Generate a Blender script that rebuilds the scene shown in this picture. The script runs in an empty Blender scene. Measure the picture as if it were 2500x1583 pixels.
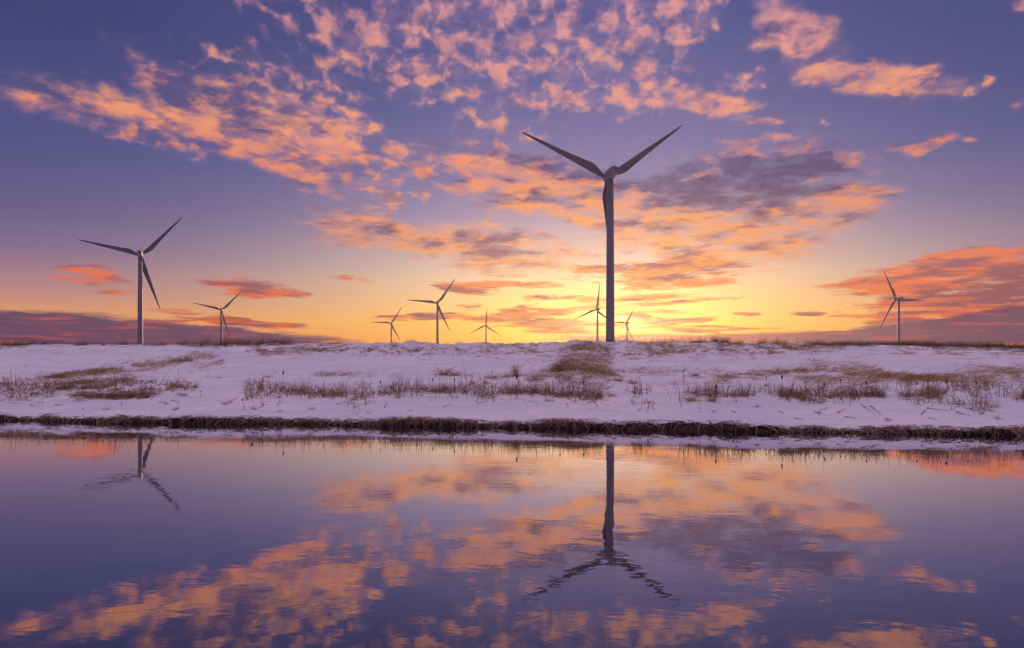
import bpy, math, random
import numpy as np
from mathutils import Vector, Matrix
R = math.radians
sc = bpy.context.scene
C = sc.collection
SRC_W, F_PX, HOR_Y = 2500.0, 1667.0, 884.0      # photo width, focal length and horizon row, in photo pixels
EYE = 1.6                                        # camera height over the water, metres

# ---------------------------------------------------------------- camera
cam_d = bpy.data.cameras.new('camera'); cam = bpy.data.objects.new('camera', cam_d); C.objects.link(cam)
cam_d.sensor_width = 36.0; cam_d.sensor_fit = 'HORIZONTAL'
cam_d.lens = 36.0 * F_PX / SRC_W
cam_d.shift_y = (HOR_Y - 1583 / 2) / SRC_W
cam_d.clip_start = 0.1; cam_d.clip_end = 60000
cam.location = (0, 0, EYE); cam.rotation_euler = (R(90), 0, 0)
sc.camera = cam

def lin(c):
    return tuple(((v / 255) / 12.92 if v / 255 <= 0.04045 else ((v / 255 + 0.055) / 1.055) ** 2.4) for v in c) + (1.0,)

# ---------------------------------------------------------------- small node-expression helper
class G:
    """Thin wrapper that makes node maths readable."""
    def __init__(s, tree): s.t = tree; s.n = tree.nodes; s.l = tree.links
    def new(s, kind, **kw):
        n = s.n.new(kind)
        for k, v in kw.items(): setattr(n, k, v)
        return n
    def put(s, sock, v):
        if isinstance(v, bpy.types.NodeSocket): s.l.new(v, sock)
        elif v is not None: sock.default_value = v
    def m(s, op, a, b=None, c=None, clamp=False):
        n = s.new('ShaderNodeMath', operation=op, use_clamp=clamp)
        s.put(n.inputs[0], a); s.put(n.inputs[1], b); s.put(n.inputs[2], c)
        return n.outputs[0]
    def vm(s, op, a, b=None):
        n = s.new('ShaderNodeVectorMath', operation=op)
        s.put(n.inputs[0], a); s.put(n.inputs[1], b)
        return n.outputs['Value'] if op in ('LENGTH', 'DOT_PRODUCT') else n.outputs[0]
    def step(s, x, lo, hi, a=0.0, b=1.0):
        n = s.new('ShaderNodeMapRange', interpolation_type='SMOOTHSTEP')
        s.put(n.inputs[0], x); s.put(n.inputs[1], lo); s.put(n.inputs[2], hi); s.put(n.inputs[3], a); s.put(n.inputs[4], b)
        return n.outputs[0]
    def xyz(s, x, y=0.0, z=0.0):
        n = s.new('ShaderNodeCombineXYZ')
        s.put(n.inputs[0], x); s.put(n.inputs[1], y); s.put(n.inputs[2], z); return n.outputs[0]
    def sep(s, v):
        n = s.new('ShaderNodeSeparateXYZ'); s.put(n.inputs[0], v); return n.outputs
    def map(s, v, loc=(0, 0, 0), rot=0.0, scale=(1, 1, 1), kind='POINT'):
        n = s.new('ShaderNodeMapping', vector_type=kind)
        s.put(n.inputs[0], v); n.inputs[1].default_value = loc; n.inputs[2].default_value = (0, 0, rot); n.inputs[3].default_value = scale
        return n.outputs[0]
    def noise(s, v, scale=1.0, detail=3.0, rough=0.5, dist=0.0, lac=2.0, dim='3D', col=False):
        n = s.new('ShaderNodeTexNoise', noise_dimensions=dim)
        s.put(n.inputs['Vector'], v); n.inputs['Scale'].default_value = scale; n.inputs['Detail'].default_value = detail
        n.inputs['Roughness'].default_value = rough; n.inputs['Distortion'].default_value = dist; n.inputs['Lacunarity'].default_value = lac
        return n.outputs['Color' if col else 'Fac']
    def ramp(s, x, stops, mode='LINEAR'):
        n = s.new('ShaderNodeValToRGB'); cr = n.color_ramp; cr.interpolation = mode
        while len(cr.elements) > 1: cr.elements.remove(cr.elements[-1])
        for i, (p, c) in enumerate(stops):
            e = cr.elements[0] if i == 0 else cr.elements.new(p)
            e.position = p; e.color = c
        s.put(n.inputs[0], x); return n.outputs[0]
    def mix(s, f, a, b, mode='MIX'):
        n = s.new('ShaderNodeMix', data_type='RGBA', blend_type=mode)
        s.put(n.inputs['Factor'], f); s.put(n.inputs[6], a); s.put(n.inputs[7], b); return n.outputs[2]

# ---------------------------------------------------------------- world: dusk sky with altocumulus
SUN_AZ, SUN_EL = 9.0, 3.3
world = bpy.data.worlds.new("World"); sc.world = world; world.use_nodes = True
g = G(world.node_tree); g.n.clear()
D = g.vm('NORMALIZE', g.new('ShaderNodeTexCoord').outputs['Generated'])
dx, dy, dz = g.sep(D)
AZ = g.m('MULTIPLY', g.m('ARCTAN2', dx, dy), 180 / math.pi)                  # degrees right of north (the view axis)
EL = g.m('MULTIPLY', g.m('ARCSINE', dz), 180 / math.pi)
ELP = g.m('MAXIMUM', EL, 0.0)

def elr(stops):      # stops given in degrees of elevation on a 0..60 ramp
    return [(e / 60.0, lin(c)) for e, c in stops]
elf = g.m('DIVIDE', ELP, 60.0)  # stops high overhead, out of view, are brightened as added fill for the snow
near = g.ramp(elf, elr([(0, (248, 150, 80)), (1.8, (255, 178, 76)), (3.2, (255, 196, 84)), (5, (254, 208, 132)), (7, (242, 208, 170)),
    (9, (214, 188, 184)), (12, (162, 148, 182)), (15, (122, 120, 170)), (20, (98, 100, 158)), (27, (80, 84, 146)), (36, (120, 106, 158)), (48, (214, 174, 202)), (60, (248, 210, 226))]))
far = g.ramp(elf, elr([(0, (206, 104, 88)), (1.3, (228, 132, 92)), (3.4, (226, 154, 112)), (5, (184, 132, 134)), (7.8, (122, 100, 142)),
    (10.4, (94, 86, 135)), (15.6, (74, 77, 132)), (23, (56, 63, 115)), (30, (56, 63, 116)), (36, (80, 82, 140)), (48, (194, 166, 208)), (60, (246, 210, 230))]))
back = g.ramp(elf, elr([(0, (62, 62, 100)), (12, (84, 80, 122)), (34, (104, 97, 144)), (48, (194, 166, 206)), (60, (246, 210, 230))]))
daz = g.m('SUBTRACT', AZ, 7.0)
w = g.m('EXPONENT', g.m('MULTIPLY', g.m('POWER', g.m('DIVIDE', daz, 25.0), 2.0), -1.0))
sky = g.mix(w, far, near)
sky = g.mix(g.step(g.m('ABSOLUTE', AZ), 48, 100), sky, back)
# physical sky of the same low sun, a small share of the total
nis = g.new('ShaderNodeTexSky', sky_type='NISHITA', sun_disc=False)
nis.sun_elevation = R(SUN_EL); nis.sun_rotation = R(SUN_AZ); nis.air_density = 1.0; nis.dust_density = 2.0
sky = g.mix(0.06, sky, g.mix(1.0, nis.outputs[0], (0.12, 0.12, 0.12, 1), 'MULTIPLY'))

# ---- clouds. P is (azimuth, elevation) in degrees; every cloud is an ellipse in that space broken up by noise.
def azel(vx, vy):                       # overview pixels (2408 wide) -> direction
    k = SRC_W / 2408.0
    u = (vx * k - 1250) / F_PX; v = (HOR_Y - vy * k) / F_PX
    return math.degrees(math.atan(u)), math.degrees(math.atan(v * math.cos(math.atan(u))))
P = g.xyz(AZ, EL)
LQ = g.m('MULTIPLY', g.m('LOGARITHM', g.m('ADD', ELP, 3.0), math.e), 24.0)
Q = g.xyz(AZ, LQ)                       # flattens cloud texture towards the horizon
wn = g.noise(Q, 0.16, 4, 0.55, col=True)
wsep = g.sep(wn)
PW = g.vm('ADD', P, g.xyz(g.m('MULTIPLY', g.m('SUBTRACT', wsep[0], 0.5), 4.5), g.m('MULTIPLY', g.m('MULTIPLY', g.m('SUBTRACT', wsep[1], 0.5), 0.16), g.m('ADD', ELP, 1.0))))

def field(blobs):
    acc = None
    for (x, y, a, b, rot, amp) in blobs:
        az, el = azel(x, y)
        az2, el2 = azel(x + a * math.cos(R(rot)), y + a * math.sin(R(rot)))
        az3, el3 = azel(x - b * math.sin(R(rot)), y + b * math.cos(R(rot)))
        ra = math.hypot(az2 - az, el2 - el); rb = math.hypot(az3 - az, el3 - el)
        th = math.atan2(el2 - el, az2 - az)
        v = g.map(PW, (az, el, 0), th, (ra * 1.45, rb * 1.45, 1), 'TEXTURE')
        n = g.new('ShaderNodeTexGradient', gradient_type='SPHERICAL'); g.put(n.inputs[0], v)
        acc = g.m('MULTIPLY', n.outputs['Fac'], amp) if acc is None else g.m('MULTIPLY_ADD', n.outputs['Fac'], amp, acc)
    return acc

#           x     y    a    b   rot  amp
PUFF = [(1080, 105, 190, 120, 10, 1.7), (1340, 90, 240, 140, 0, 1.7), (1530, 40, 150, 70, -10, 1.5), (1400, 190, 220, 60, 0, 1.0),
        (860, 110, 170, 70, 20, 0.9), (700, 60, 160, 70, 20, 0.55), (1450, 260, 120, 50, 0, 0.6), (1160, 320, 110, 60, 0, 0.75), (560, 130, 130, 50, 20, 0.4),
        (1900, 300, 60, 14, 0, 0.6), (2285, 213, 50, 12, -32, 1.5), (2400, 225, 50, 14, -10, 1.0), (2400, 5, 40, 20, 0, 1.4), (1750, 190, 60, 28, -20, 0.9),
        (760, 250, 170, 70, 30, 1.3), (860, 370, 150, 60, 28, 1.6), (870, 440, 90, 36, 50, 1.0), (950, 370, 110, 30, 20, 1.2), (360, 325, 150, 26, 20, 1.2), (600, 200, 180, 50, 25, 0.6)]
MASS = [(60, 232, 150, 36, 14, 1.25), (300, 262, 210, 34, 14, 1.5), (540, 295, 190, 60, 26, 2.3), (680, 335, 165, 70, 36, 2.5), (830, 330, 150, 46, 26, 1.3),
        (470, 225, 190, 50, 24, 0.9),
        (1890, 70, 100, 40, 22, 2.4), (1820, 78, 90, 20, -20, 1.7), (1895, 105, 50, 26, -30, 1.2), (2040, 186, 175, 38, 5, 3.2), (1930, 180, 66, 24, -12, 1.4), (2160, 185, 66, 18, -24, 1.5),
        (1640, 240, 110, 34, 10, 2.0), (1700, 255, 80, 28, -6, 1.6), (1785, 293, 58, 14, -6, 1.7), (1830, 333, 56, 9, 2, 1.6), (1530, 245, 30, 16, 0, 1.3), (2120, 340, 60, 14, 0, 1.6), (2190, 327, 50, 15, -10, 1.6), (2165, 350, 40, 9, -6, 1.3), (2280, 324, 26, 9, -10, 1.4)]
VEIL = [(1150, 420, 160, 56, 22, 1.8), (1350, 470, 210, 56, 16, 2.6), (1570, 512, 230, 50, 6, 2.8), (1800, 530, 240, 52, -12, 2.6), (1990, 480, 130, 34, -12, 1.8),
        (1740, 430, 250, 66, -8, 2.8), (1320, 395, 170, 36, 14, 1.3), (1700, 600, 220, 42, -12, 1.5), (1500, 560, 150, 50, -6, 0.9), (1900, 600, 130, 26, -14, 1.0),
        (890, 545, 150, 46, 10, 2.1), (800, 560, 70, 18, 4, 0.8), (1190, 595, 170, 52, 4, 2.0), (1110, 530, 110, 44, 10, 0.9)]
LOW = [(1480, 745, 60, 7, 2, 1.5), (1590, 755, 80, 7, -2, 1.6), (1530, 715, 70, 6, -3, 1.2), (1300, 735, 50, 8, 0, 1.2), (1500, 700, 120, 10, -4, 1.8), (1430, 765, 90, 9, 3, 1.6), (1640, 708, 150, 7, -3, 1.1), (1390, 722, 60, 9, 0, 1.4), (1560, 735, 100, 8, 2, 1.3), (1640, 775, 110, 9, 2, 1.7), (1340, 780, 90, 10, 2, 1.6), (1720, 770, 90, 6, 2, 1.2), (1240, 700, 60, 8, -3, 1.0), (1600, 632, 170, 34, -8, 1.9), (1385, 640, 70, 18, -8, 1.6), (1640, 665, 130, 14, -5, 1.2), (600, 678, 100, 24, 10, 1.7), (540, 668, 80, 8, 10, 1.0), (225, 655, 85, 20, 6, 1.3), (130, 655, 80, 8, 9, 1.2), (270, 690, 80, 8, 2, 0.9), (160, 632, 46, 8, 4, 1.1), (245, 625, 40, 10, 6, 0.7),
       (430, 735, 100, 10, 5, 1.0), (1070, 676, 80, 17, 4, 1.7), (1200, 672, 110, 12, 3, 1.4), (1255, 752, 95, 26, 4, 2.0), (1235, 730, 60, 14, 2, 1.0), (1000, 743, 48, 10, 2, 2.0), (1080, 745, 90, 9, 4, 1.6), (900, 750, 60, 8, 0, 1.0), (1105, 722, 36, 8, 0, 1.2), (1310, 700, 80, 12, -4, 0.8),
       (860, 662, 70, 9, 4, 0.9), (1905, 737, 40, 6, 0, 1.9), (1775, 736, 36, 5, 2, 1.5), (1680, 750, 50, 6, -4, 1.4), (1540, 757, 60, 9, 6, 1.2), (1460, 735, 40, 8, 0, 1.0), (560, 757, 160, 8, 3, 1.6), (640, 768, 140, 6, 2, 1.4),
       (2080, 650, 150, 26, -13, 1.6), (2250, 640, 240, 40, -14, 2.2), (2330, 690, 260, 60, -12, 2.8), (2160, 725, 200, 22, -8, 1.7), (2400, 620, 120, 32, -14, 2.0), (1960, 660, 60, 9, -8, 0.9)]
BANK = [(60, 772, 420, 36, 2, 3.2), (480, 795, 330, 22, 2, 2.4), (2330, 775, 330, 34, -3, 3.4), (2060, 795, 260, 20, -3, 2.4), (1760, 796, 240, 12, -2, 1.7), (1500, 797, 210, 14, 0, 1.9), (2420, 740, 150, 20, -6, 2.0)]
DARK = [(2260, 690, 200, 36, -10, 0.8), (2420, 670, 120, 44, -8, 2.0), (1560, 610, 120, 20, -6, 0.5), (1640, 640, 100, 14, -6, 0.5), (1130, 610, 90, 20, 0, 0.6), (1740, 424, 220, 52, -10, 3.0), (1690, 465, 150, 30, 0, 1.3), (1520, 425, 130, 30, 10, 1.3), (1880, 440, 120, 34, -10, 1.2), (1300, 385, 180, 34, 14, 1.0), (1180, 575, 90, 30, 6, 1.3), (920, 555, 60, 22, 12, 0.6), (470, 205, 220, 44, 24, 1.0), (2260, 622, 150, 12, -14, 0.7),
        (600, 668, 110, 16, 10, 1.1), (1000, 743, 60, 12, 2, 1.3), (1260, 745, 100, 24, 4, 0.5), (1905, 737, 60, 9, 0, 0.9), (1070, 672, 90, 14, 4, 0.5), (640, 765, 200, 14, 2, 0.5)]

n_puff = g.noise(g.map(Q, rot=R(24), scale=(0.85, 1.15, 1)), 0.74, 6, 0.52, 0.25)
n_big = g.noise(Q, 0.21, 3, 0.5)
QM = g.map(Q, rot=R(30), scale=(0.5, 1.15, 1))
n_mid = g.noise(QM, 0.60, 7, 0.58, 0.35)
n_low = g.noise(g.vm('ADD', QM, (0.0, -0.75, 0.0)), 0.62, 4, 0.55, 0.35)
n_str = g.noise(g.map(Q, rot=R(-20), scale=(0.48, 1.25, 1)), 0.50, 8, 0.68, 0.4)
def cloud(cov, nz, cap, k, lo, hi):
    gate = g.m('MULTIPLY', cov, 3.0, clamp=True)                         # no cloud where no ellipse reaches
    d = g.m('MULTIPLY_ADD', g.m('SUBTRACT', nz, 0.5), g.m('MULTIPLY', gate, k), g.m('MINIMUM', cov, cap))
    return g.step(d, lo, hi)
cov1 = g.m('MULTIPLY', field(PUFF), g.step(n_big, 0.28, 0.62, 0.35, 1.25))
a1 = g.m('MAXIMUM', cloud(cov1, n_puff, 0.80, 5.4, 0.12, 1.75), g.m('MULTIPLY', g.step(cov1, 0.1, 1.2), g.step(n_mid, 0.35, 0.75, 0.0, 0.42)))
a2 = cloud(field(MASS), g.m('MULTIPLY_ADD', n_puff, 0.4, g.m('MULTIPLY', n_mid, 0.6)), 1.35, 4.6, 0.0, 2.0)
a3 = cloud(field(VEIL), g.m('MULTIPLY_ADD', n_puff, 0.35, g.m('MULTIPLY', n_str, 0.65)), 1.30, 5.4, 0.10, 1.9)
a4 = cloud(field(LOW), n_str, 1.3, 4.6, 0.30, 1.25)
a5 = cloud(field(BANK), n_str, 9.0, 3.4, 0.25, 1.2)
shade = field(DARK)

lit_n = g.ramp(elf, elr([(0, (244, 126, 80)), (3, (246, 136, 74)), (6, (250, 150, 78)), (9, (255, 170, 86)), (12, (255, 164, 84)), (15, (250, 156, 100)), (18, (244, 160, 124)), (23, (234, 160, 146)), (28, (226, 157, 158))]))
lit_f = g.ramp(elf, elr([(0, (200, 88, 78)), (2, (224, 84, 52)), (5, (238, 104, 52)), (8, (236, 130, 92)), (12, (228, 138, 112)), (16, (238, 142, 112)), (19, (248, 164, 110)), (22, (240, 154, 126)), (28, (216, 144, 150))]))
dk = g.ramp(elf, elr([(0, (100, 70, 100)), (2.5, (112, 70, 98)), (5, (142, 76, 90)), (8, (160, 100, 108)), (11, (112, 84, 110)), (14, (72, 65, 106)), (17, (78, 75, 124)), (22, (74, 74, 130)), (28, (74, 76, 136))]))
lit = g.mix(g.m('POWER', w, g.step(ELP, 4, 12, 2.4, 1.0)), lit_f, lit_n)
# brightness modelling inside the clouds: fine noise plus the hand-placed shaded cores
inner = g.m('MULTIPLY_ADD', g.m('SUBTRACT', n_low, n_mid), 3.6, 0.12)
s_all = g.m('ADD', g.m('MULTIPLY', shade, g.m('MAXIMUM', g.m('MULTIPLY_ADD', n_str, 3.4, -0.75), 0.1)), inner, clamp=True)
col_hi = g.mix(g.m('MULTIPLY', s_all, 0.96), lit, dk)
a1c = g.m('MULTIPLY', a1, 0.88)
sky = g.mix(g.m('MULTIPLY', a3, 0.88), sky, col_hi)
thin_m = g.mix(w, lin((164, 116, 146)), lin((206, 150, 156)))
sky = g.mix(g.m('MULTIPLY', a2, 0.92), sky, g.mix(g.m('MULTIPLY', s_all, 0.9), g.mix(g.step(a2, 0.15, 0.95), thin_m, lit), dk))
thin_c = g.mix(w, lin((176, 128, 158)), lin((204, 154, 166)))
sky = g.mix(a1c, sky, g.mix(g.m('MULTIPLY', s_all, 0.6), g.mix(g.step(a1, 0.1, 0.8), thin_c, lit), dk))
# sun glow behind and through the low clouds
ga = g.m('DIVIDE', g.m('SUBTRACT', AZ, SUN_AZ), 8.0); ge = g.m('DIVIDE', g.m('SUBTRACT', EL, SUN_EL), 3.0)
glow = g.m('EXPONENT', g.m('MULTIPLY', g.m('ADD', g.m('MULTIPLY', ga, ga), g.m('MULTIPLY', ge, ge)), -1.0))
sky = g.mix(glow, sky, (0.55, 0.40, 0.05, 1), 'ADD')
sky = g.mix(g.m('MULTIPLY', a4, 0.92), sky, g.mix(g.m('ADD', s_all, 0.12, clamp=True), lit, dk))
bank_col = g.mix(g.m('MULTIPLY', g.m('POWER', w, 4.0), 0.9), lin((80, 58, 98)), lin((230, 138, 112)))
sky = g.mix(g.m('MULTIPLY', a5, 0.93), sky, g.mix(g.m('MULTIPLY', g.step(n_str, 0.50, 0.70), 0.55), bank_col, lit))
g2 = g.m('EXPONENT', g.m('MULTIPLY', g.m('ADD', g.m('MULTIPLY', g.m('MULTIPLY', ga, ga), 4.0), g.m('MULTIPLY', g.m('MULTIPLY', ge, ge), 4.0)), -1.0))
sky = g.mix(g.m('MULTIPLY', g2, g.step(n_str, 0.42, 0.62)), sky, (1.0, 0.9, 0.42, 1), 'ADD')
bg = g.new('ShaderNodeBackground'); g.put(bg.inputs[0], sky); bg.inputs[1].default_value = 1.0
g.l.new(bg.outputs[0], g.new('ShaderNodeOutputWorld').inputs[0])

# ---------------------------------------------------------------- sun: low, veiled by cloud
sun_d = bpy.data.lights.new('sun', 'SUN'); sun = bpy.data.objects.new('sun', sun_d); C.objects.link(sun)
sun_d.energy = 2.2; sun_d.angle = R(2.6); sun_d.color = (1.0, 0.55, 0.28)
sd = Vector((math.sin(R(SUN_AZ)) * math.cos(R(SUN_EL)), math.cos(R(SUN_AZ)) * math.cos(R(SUN_EL)), math.sin(R(SUN_EL))))
sun.rotation_euler = sd.to_track_quat('Z', 'Y').to_euler()
sc.view_settings.view_transform = 'Standard'; sc.view_settings.look = 'None'
sc.view_settings.exposure = 0.0; sc.view_settings.gamma = 1.0; sc.view_settings.use_curve_mapping = False

# ---------------------------------------------------------------- helpers: meshes, tags, numeric noise
rng = np.random.default_rng(7)
random.seed(7)

def mesh_np(name, V, F, mat=None, parent=None, smooth=True, attrs=None):
    """One mesh object from numpy vertices and a list / array of faces of one size."""
    me = bpy.data.meshes.new(name)
    V = np.asarray(V, np.float32); F = np.asarray(F, np.int32)
    nf, k = F.shape
    me.vertices.add(len(V)); me.vertices.foreach_set('co', V.ravel())
    me.loops.add(nf * k); me.loops.foreach_set('vertex_index', F.ravel())
    me.polygons.add(nf); me.polygons.foreach_set('loop_start', np.arange(0, nf * k, k, dtype=np.int32))
    me.update(calc_edges=True)
    me.polygons.foreach_set('use_smooth', np.full(nf, smooth))
    for an, av in (attrs or {}).items():
        a = me.attributes.new(an, 'FLOAT', 'POINT'); a.data.foreach_set('value', np.asarray(av, np.float32))
    if mat: me.materials.append(mat)
    o = bpy.data.objects.new(name, me); C.objects.link(o)
    if parent: o.parent = parent
    return o

def tag(o, label=None, cat=None, group=None, kind=None):
    if label: o['label'] = label
    if cat: o['category'] = cat
    if group: o['group'] = group
    if kind: o['kind'] = kind
    return o

def empty(name, loc, rz=0.0):
    o = bpy.data.objects.new(name, None); C.objects.link(o)
    o.location = loc; o.rotation_euler = (0, 0, rz); o.empty_display_size = 0.2
    return o

def copy_tree(o, parent=None):
    kids = list(o.children)
    c = o.copy(); C.objects.link(c)
    if parent: c.parent = parent
    for ch in kids: copy_tree(ch, c)
    return c

_perm = rng.random((256, 256))
def vnoise(x, y):
    xi = np.floor(x).astype(int); yi = np.floor(y).astype(int)
    fx = x - xi; fy = y - yi
    fx = fx * fx * fx * (fx * (fx * 6 - 15) + 10); fy = fy * fy * fy * (fy * (fy * 6 - 15) + 10)
    a = _perm[xi & 255, yi & 255]; b = _perm[(xi + 1) & 255, yi & 255]
    c = _perm[xi & 255, (yi + 1) & 255]; d = _perm[(xi + 1) & 255, (yi + 1) & 255]
    return (a + (b - a) * fx) * (1 - fy) + (c + (d - c) * fx) * fy - 0.5
def fbm(x, y, o=4, gain=0.5):
    t = 0; a = 1.0
    for i in range(o):
        t = t + a * vnoise(x * 2 ** i + 17.3 * i, y * 2 ** i + 9.1 * i); a *= gain
    return t
def sstep(x, a, b):
    t = np.clip((x - a) / (b - a), 0, 1); return t * t * (3 - 2 * t)

# ---------------------------------------------------------------- the bank's shape
EX = np.array([-400, -60, -30, -14.2, -8.97, -4.36, 0, 3.99, 7.6, 11.2, 30, 60, 400.])
EY = np.array([30, 24, 20.6, 19.0, 17.9, 17.3, 16.8, 16.2, 15.35, 15.0, 14.4, 14, 14.])
def edge_y(X):                              # where the snow meets the water, wandering and notched
    return (np.interp(X, EX, EY) + 0.30 * fbm(X * 0.35, X * 0 + 3.3, 3) + 0.16 * fbm(X * 1.7, X * 0 + 8.8, 3)
            + 0.07 * fbm(X * 5.0, X * 0 + 1.5, 2) * sstep(vnoise(X * 0.6, X * 0 + 5.5), -0.2, 0.2))
PS = np.array([0, 0.20, 0.70, 1.5, 3.2, 5.9, 7.4, 8.9, 11.5, 14.2, 16.2, 18.2, 20.2, 21.2, 23, 30, 66, 200, 40000])
PZ = np.array([0.165, 0.195, 0.275, 0.44, 0.76, 1.04, 1.15, 1.27, 1.54, 1.85, 2.08, 2.38, 2.59, 2.55, 2.40, 2.05, 1.25, 1.1, 1.1])
def row_s(s): return np.interp(s, [0, 1.5, 5.9, 8.9, 14.2, 20.2, 23, 66], [0, 3.3, 7.2, 11.2, 16.2, 21.2, 25, 68])   # terrace coordinate
def px_of(X, Y): return 1250 + F_PX * X / np.maximum(Y, 1)
def band(v, a, b, w): return sstep(v, a - w, a + w) * (1 - sstep(v, b - w, b + w))
def height(X, Y):
    s = Y - edge_y(X)
    z = np.interp(s, PS, PZ)
    u = px_of(X, Y); t0 = s; s = row_s(s)
    near_f = sstep(s, 0.2, 4) * (1 - sstep(s, 15, 60))
    z = z + near_f * (0.15 * fbm(X * 0.16, Y * 0.30, 3) + 0.07 * fbm(X * 0.6 + 40, Y * 1.1, 3))
    z = z + 0.035 * sstep(s, 0.3, 2) * (1 - sstep(s, 20, 30)) * fbm(X * 0.9 + Y * 0.5, Y * 3.2, 3) + 0.03 * sstep(s, 18, 22) * (1 - sstep(s, 22, 60)) * fbm(X * 0.8, Y * 0.8, 3)
    z = z - 0.22 * sstep(u, 1750, 2500) * sstep(s, 14, 20) * (1 - sstep(s, 24, 40))
    # clods and tussocks on the steep upper bank
    clod = band(s, 16.4, 22.0, 0.8) * (0.22 + 0.78 * band(u, 760, 1950, 200))
    z = z + clod * (0.20 * np.maximum(fbm(X * 1.1 + 3, Y * 1.3, 4, 0.6), -0.1) + 0.05 * fbm(X * 4, Y * 4, 2))
    # little undercut ledges in front of the reed beds
    for (a, b, s0, h, seed) in ((80, 380, 3.9, 0.07, 3),):
        ed = s0 + 0.22 * fbm(X * 0.9 + seed * 13, X * 0 + seed, 4, 0.65)
        z = z + h * (0.8 + 0.6 * fbm(X * 1.6 + seed * 7, X * 0 + 2.0, 3)) * band(u, a, b, 25) * (sstep(s, ed - 0.035, ed + 0.035) - sstep(s, ed, ed + 3.0))
    # the two grassy swells: a diagonal one on the left, one running down from the crest in the middle
    t = np.clip((u - 130) / 350, 0, 1)
    z = z + (0.12 + 0.16 * t) * np.exp(-((t0 - 5.9 - 8.6 * t) / 0.9) ** 2) * sstep(u, 60, 180) * (1 - sstep(u, 490, 570))
    z = z + 0.22 * np.exp(-((u - 1410) / 70) ** 2) * band(s, 10, 20, 2)
    # rounded snow lip at the waterside
    z = z + (0.09 * fbm(X * 0.42 + 11, X * 0 + 6, 3) + 0.05 * fbm(X * 2.6, X * 0 + 2, 2)) * (1 - sstep(t0, 0.1, 1.6))
    return z - 0.06 * (1 - sstep(t0, 0.0, 0.08))

def geo(a, b, n): return np.geomspace(a, b, n)
xs = np.concatenate([-31 - geo(0.2, 20000, 46)[::-1], np.arange(-31, 31.01, 0.075), 31 + geo(0.2, 20000, 46)])
ss = np.concatenate([np.array([0, 0.02, 0.05, 0.09]), np.arange(0.14, 24, 0.062), 24 + geo(0.12, 30000, 54)])
GX, GS = np.meshgrid(xs, ss)
GY = edge_y(GX) + GS
GZ = height(GX, GY)
nr, nc = GX.shape
idx = np.arange(nr * nc).reshape(nr, nc)
quad = np.stack([idx[:-1, :-1], idx[:-1, 1:], idx[1:, 1:], idx[1:, :-1]], -1).reshape(-1, 4)
gzs = np.abs(np.gradient(GZ, axis=0) / np.maximum(np.gradient(GY, axis=0), 1e-3))
earth = sstep(gzs, 0.50, 0.80) * (GS > 0.3) * (GS < 3)
GU = px_of(GX, GY)
# thin snow with straw showing through, as an attribute of the ground itself
GQ = row_s(GS)
thin = band(GQ, 16.6, 22.2, 0.7) * (0.35 + 0.65 * band(GU, 1250, 2600, 150)) * sstep(fbm(GX * 1.2, GY * 1.2, 4, 0.6), 0.0, 0.32)
thin = np.maximum(thin, np.exp(-((GU - 1412) / (48 + 30 * fbm(GX * 0.8, GY * 0.8, 3))) ** 2) * band(GQ, 9.6, 21.5, 0.8) * sstep(fbm(GX * 1.5 + 7, GY * 1.5, 4), -0.35, 0.1))

def grid_hit(px, py):
    """Where the view ray through photo point (px, py) meets the bank."""
    px = np.atleast_1d(np.asarray(px, float)); py = np.atleast_1d(np.asarray(py, float))
    Ys = np.arange(14.0, 43, 0.055)
    Xm = (px[:, None] - 1250) / F_PX * Ys[None]
    zr = EYE + (HOR_Y - py[:, None]) / F_PX * Ys[None]
    hit = (zr < height(Xm, np.broadcast_to(Ys, Xm.shape))) & (Ys[None] > edge_y(Xm) + 0.05)
    ok = hit.any(1); j = hit.argmax(1)
    Y = Ys[j]; X = (px - 1250) / F_PX * Y
    return X, Y, height(X, Y), ok

# ---------------------------------------------------------------- materials
def material(name):
    m = bpy.data.materials.new(name); m.use_nodes = True
    g = G(m.node_tree); g.n.clear()
    out = g.new('ShaderNodeOutputMaterial')
    b = g.new('ShaderNodeBsdfPrincipled'); g.l.new(b.outputs[0], out.inputs[0])
    return m, g, b, out
def geom_pos(g): return g.new('ShaderNodeNewGeometry').outputs['Position']
def attr(g, name): return g.new('ShaderNodeAttribute', attribute_name=name).outputs['Fac']
def bump(g, h, strength, dist):
    n = g.new('ShaderNodeBump'); n.inputs['Strength'].default_value = strength; n.inputs['Distance'].default_value = dist
    g.put(n.inputs['Height'], h); return n.outputs[0]

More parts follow.
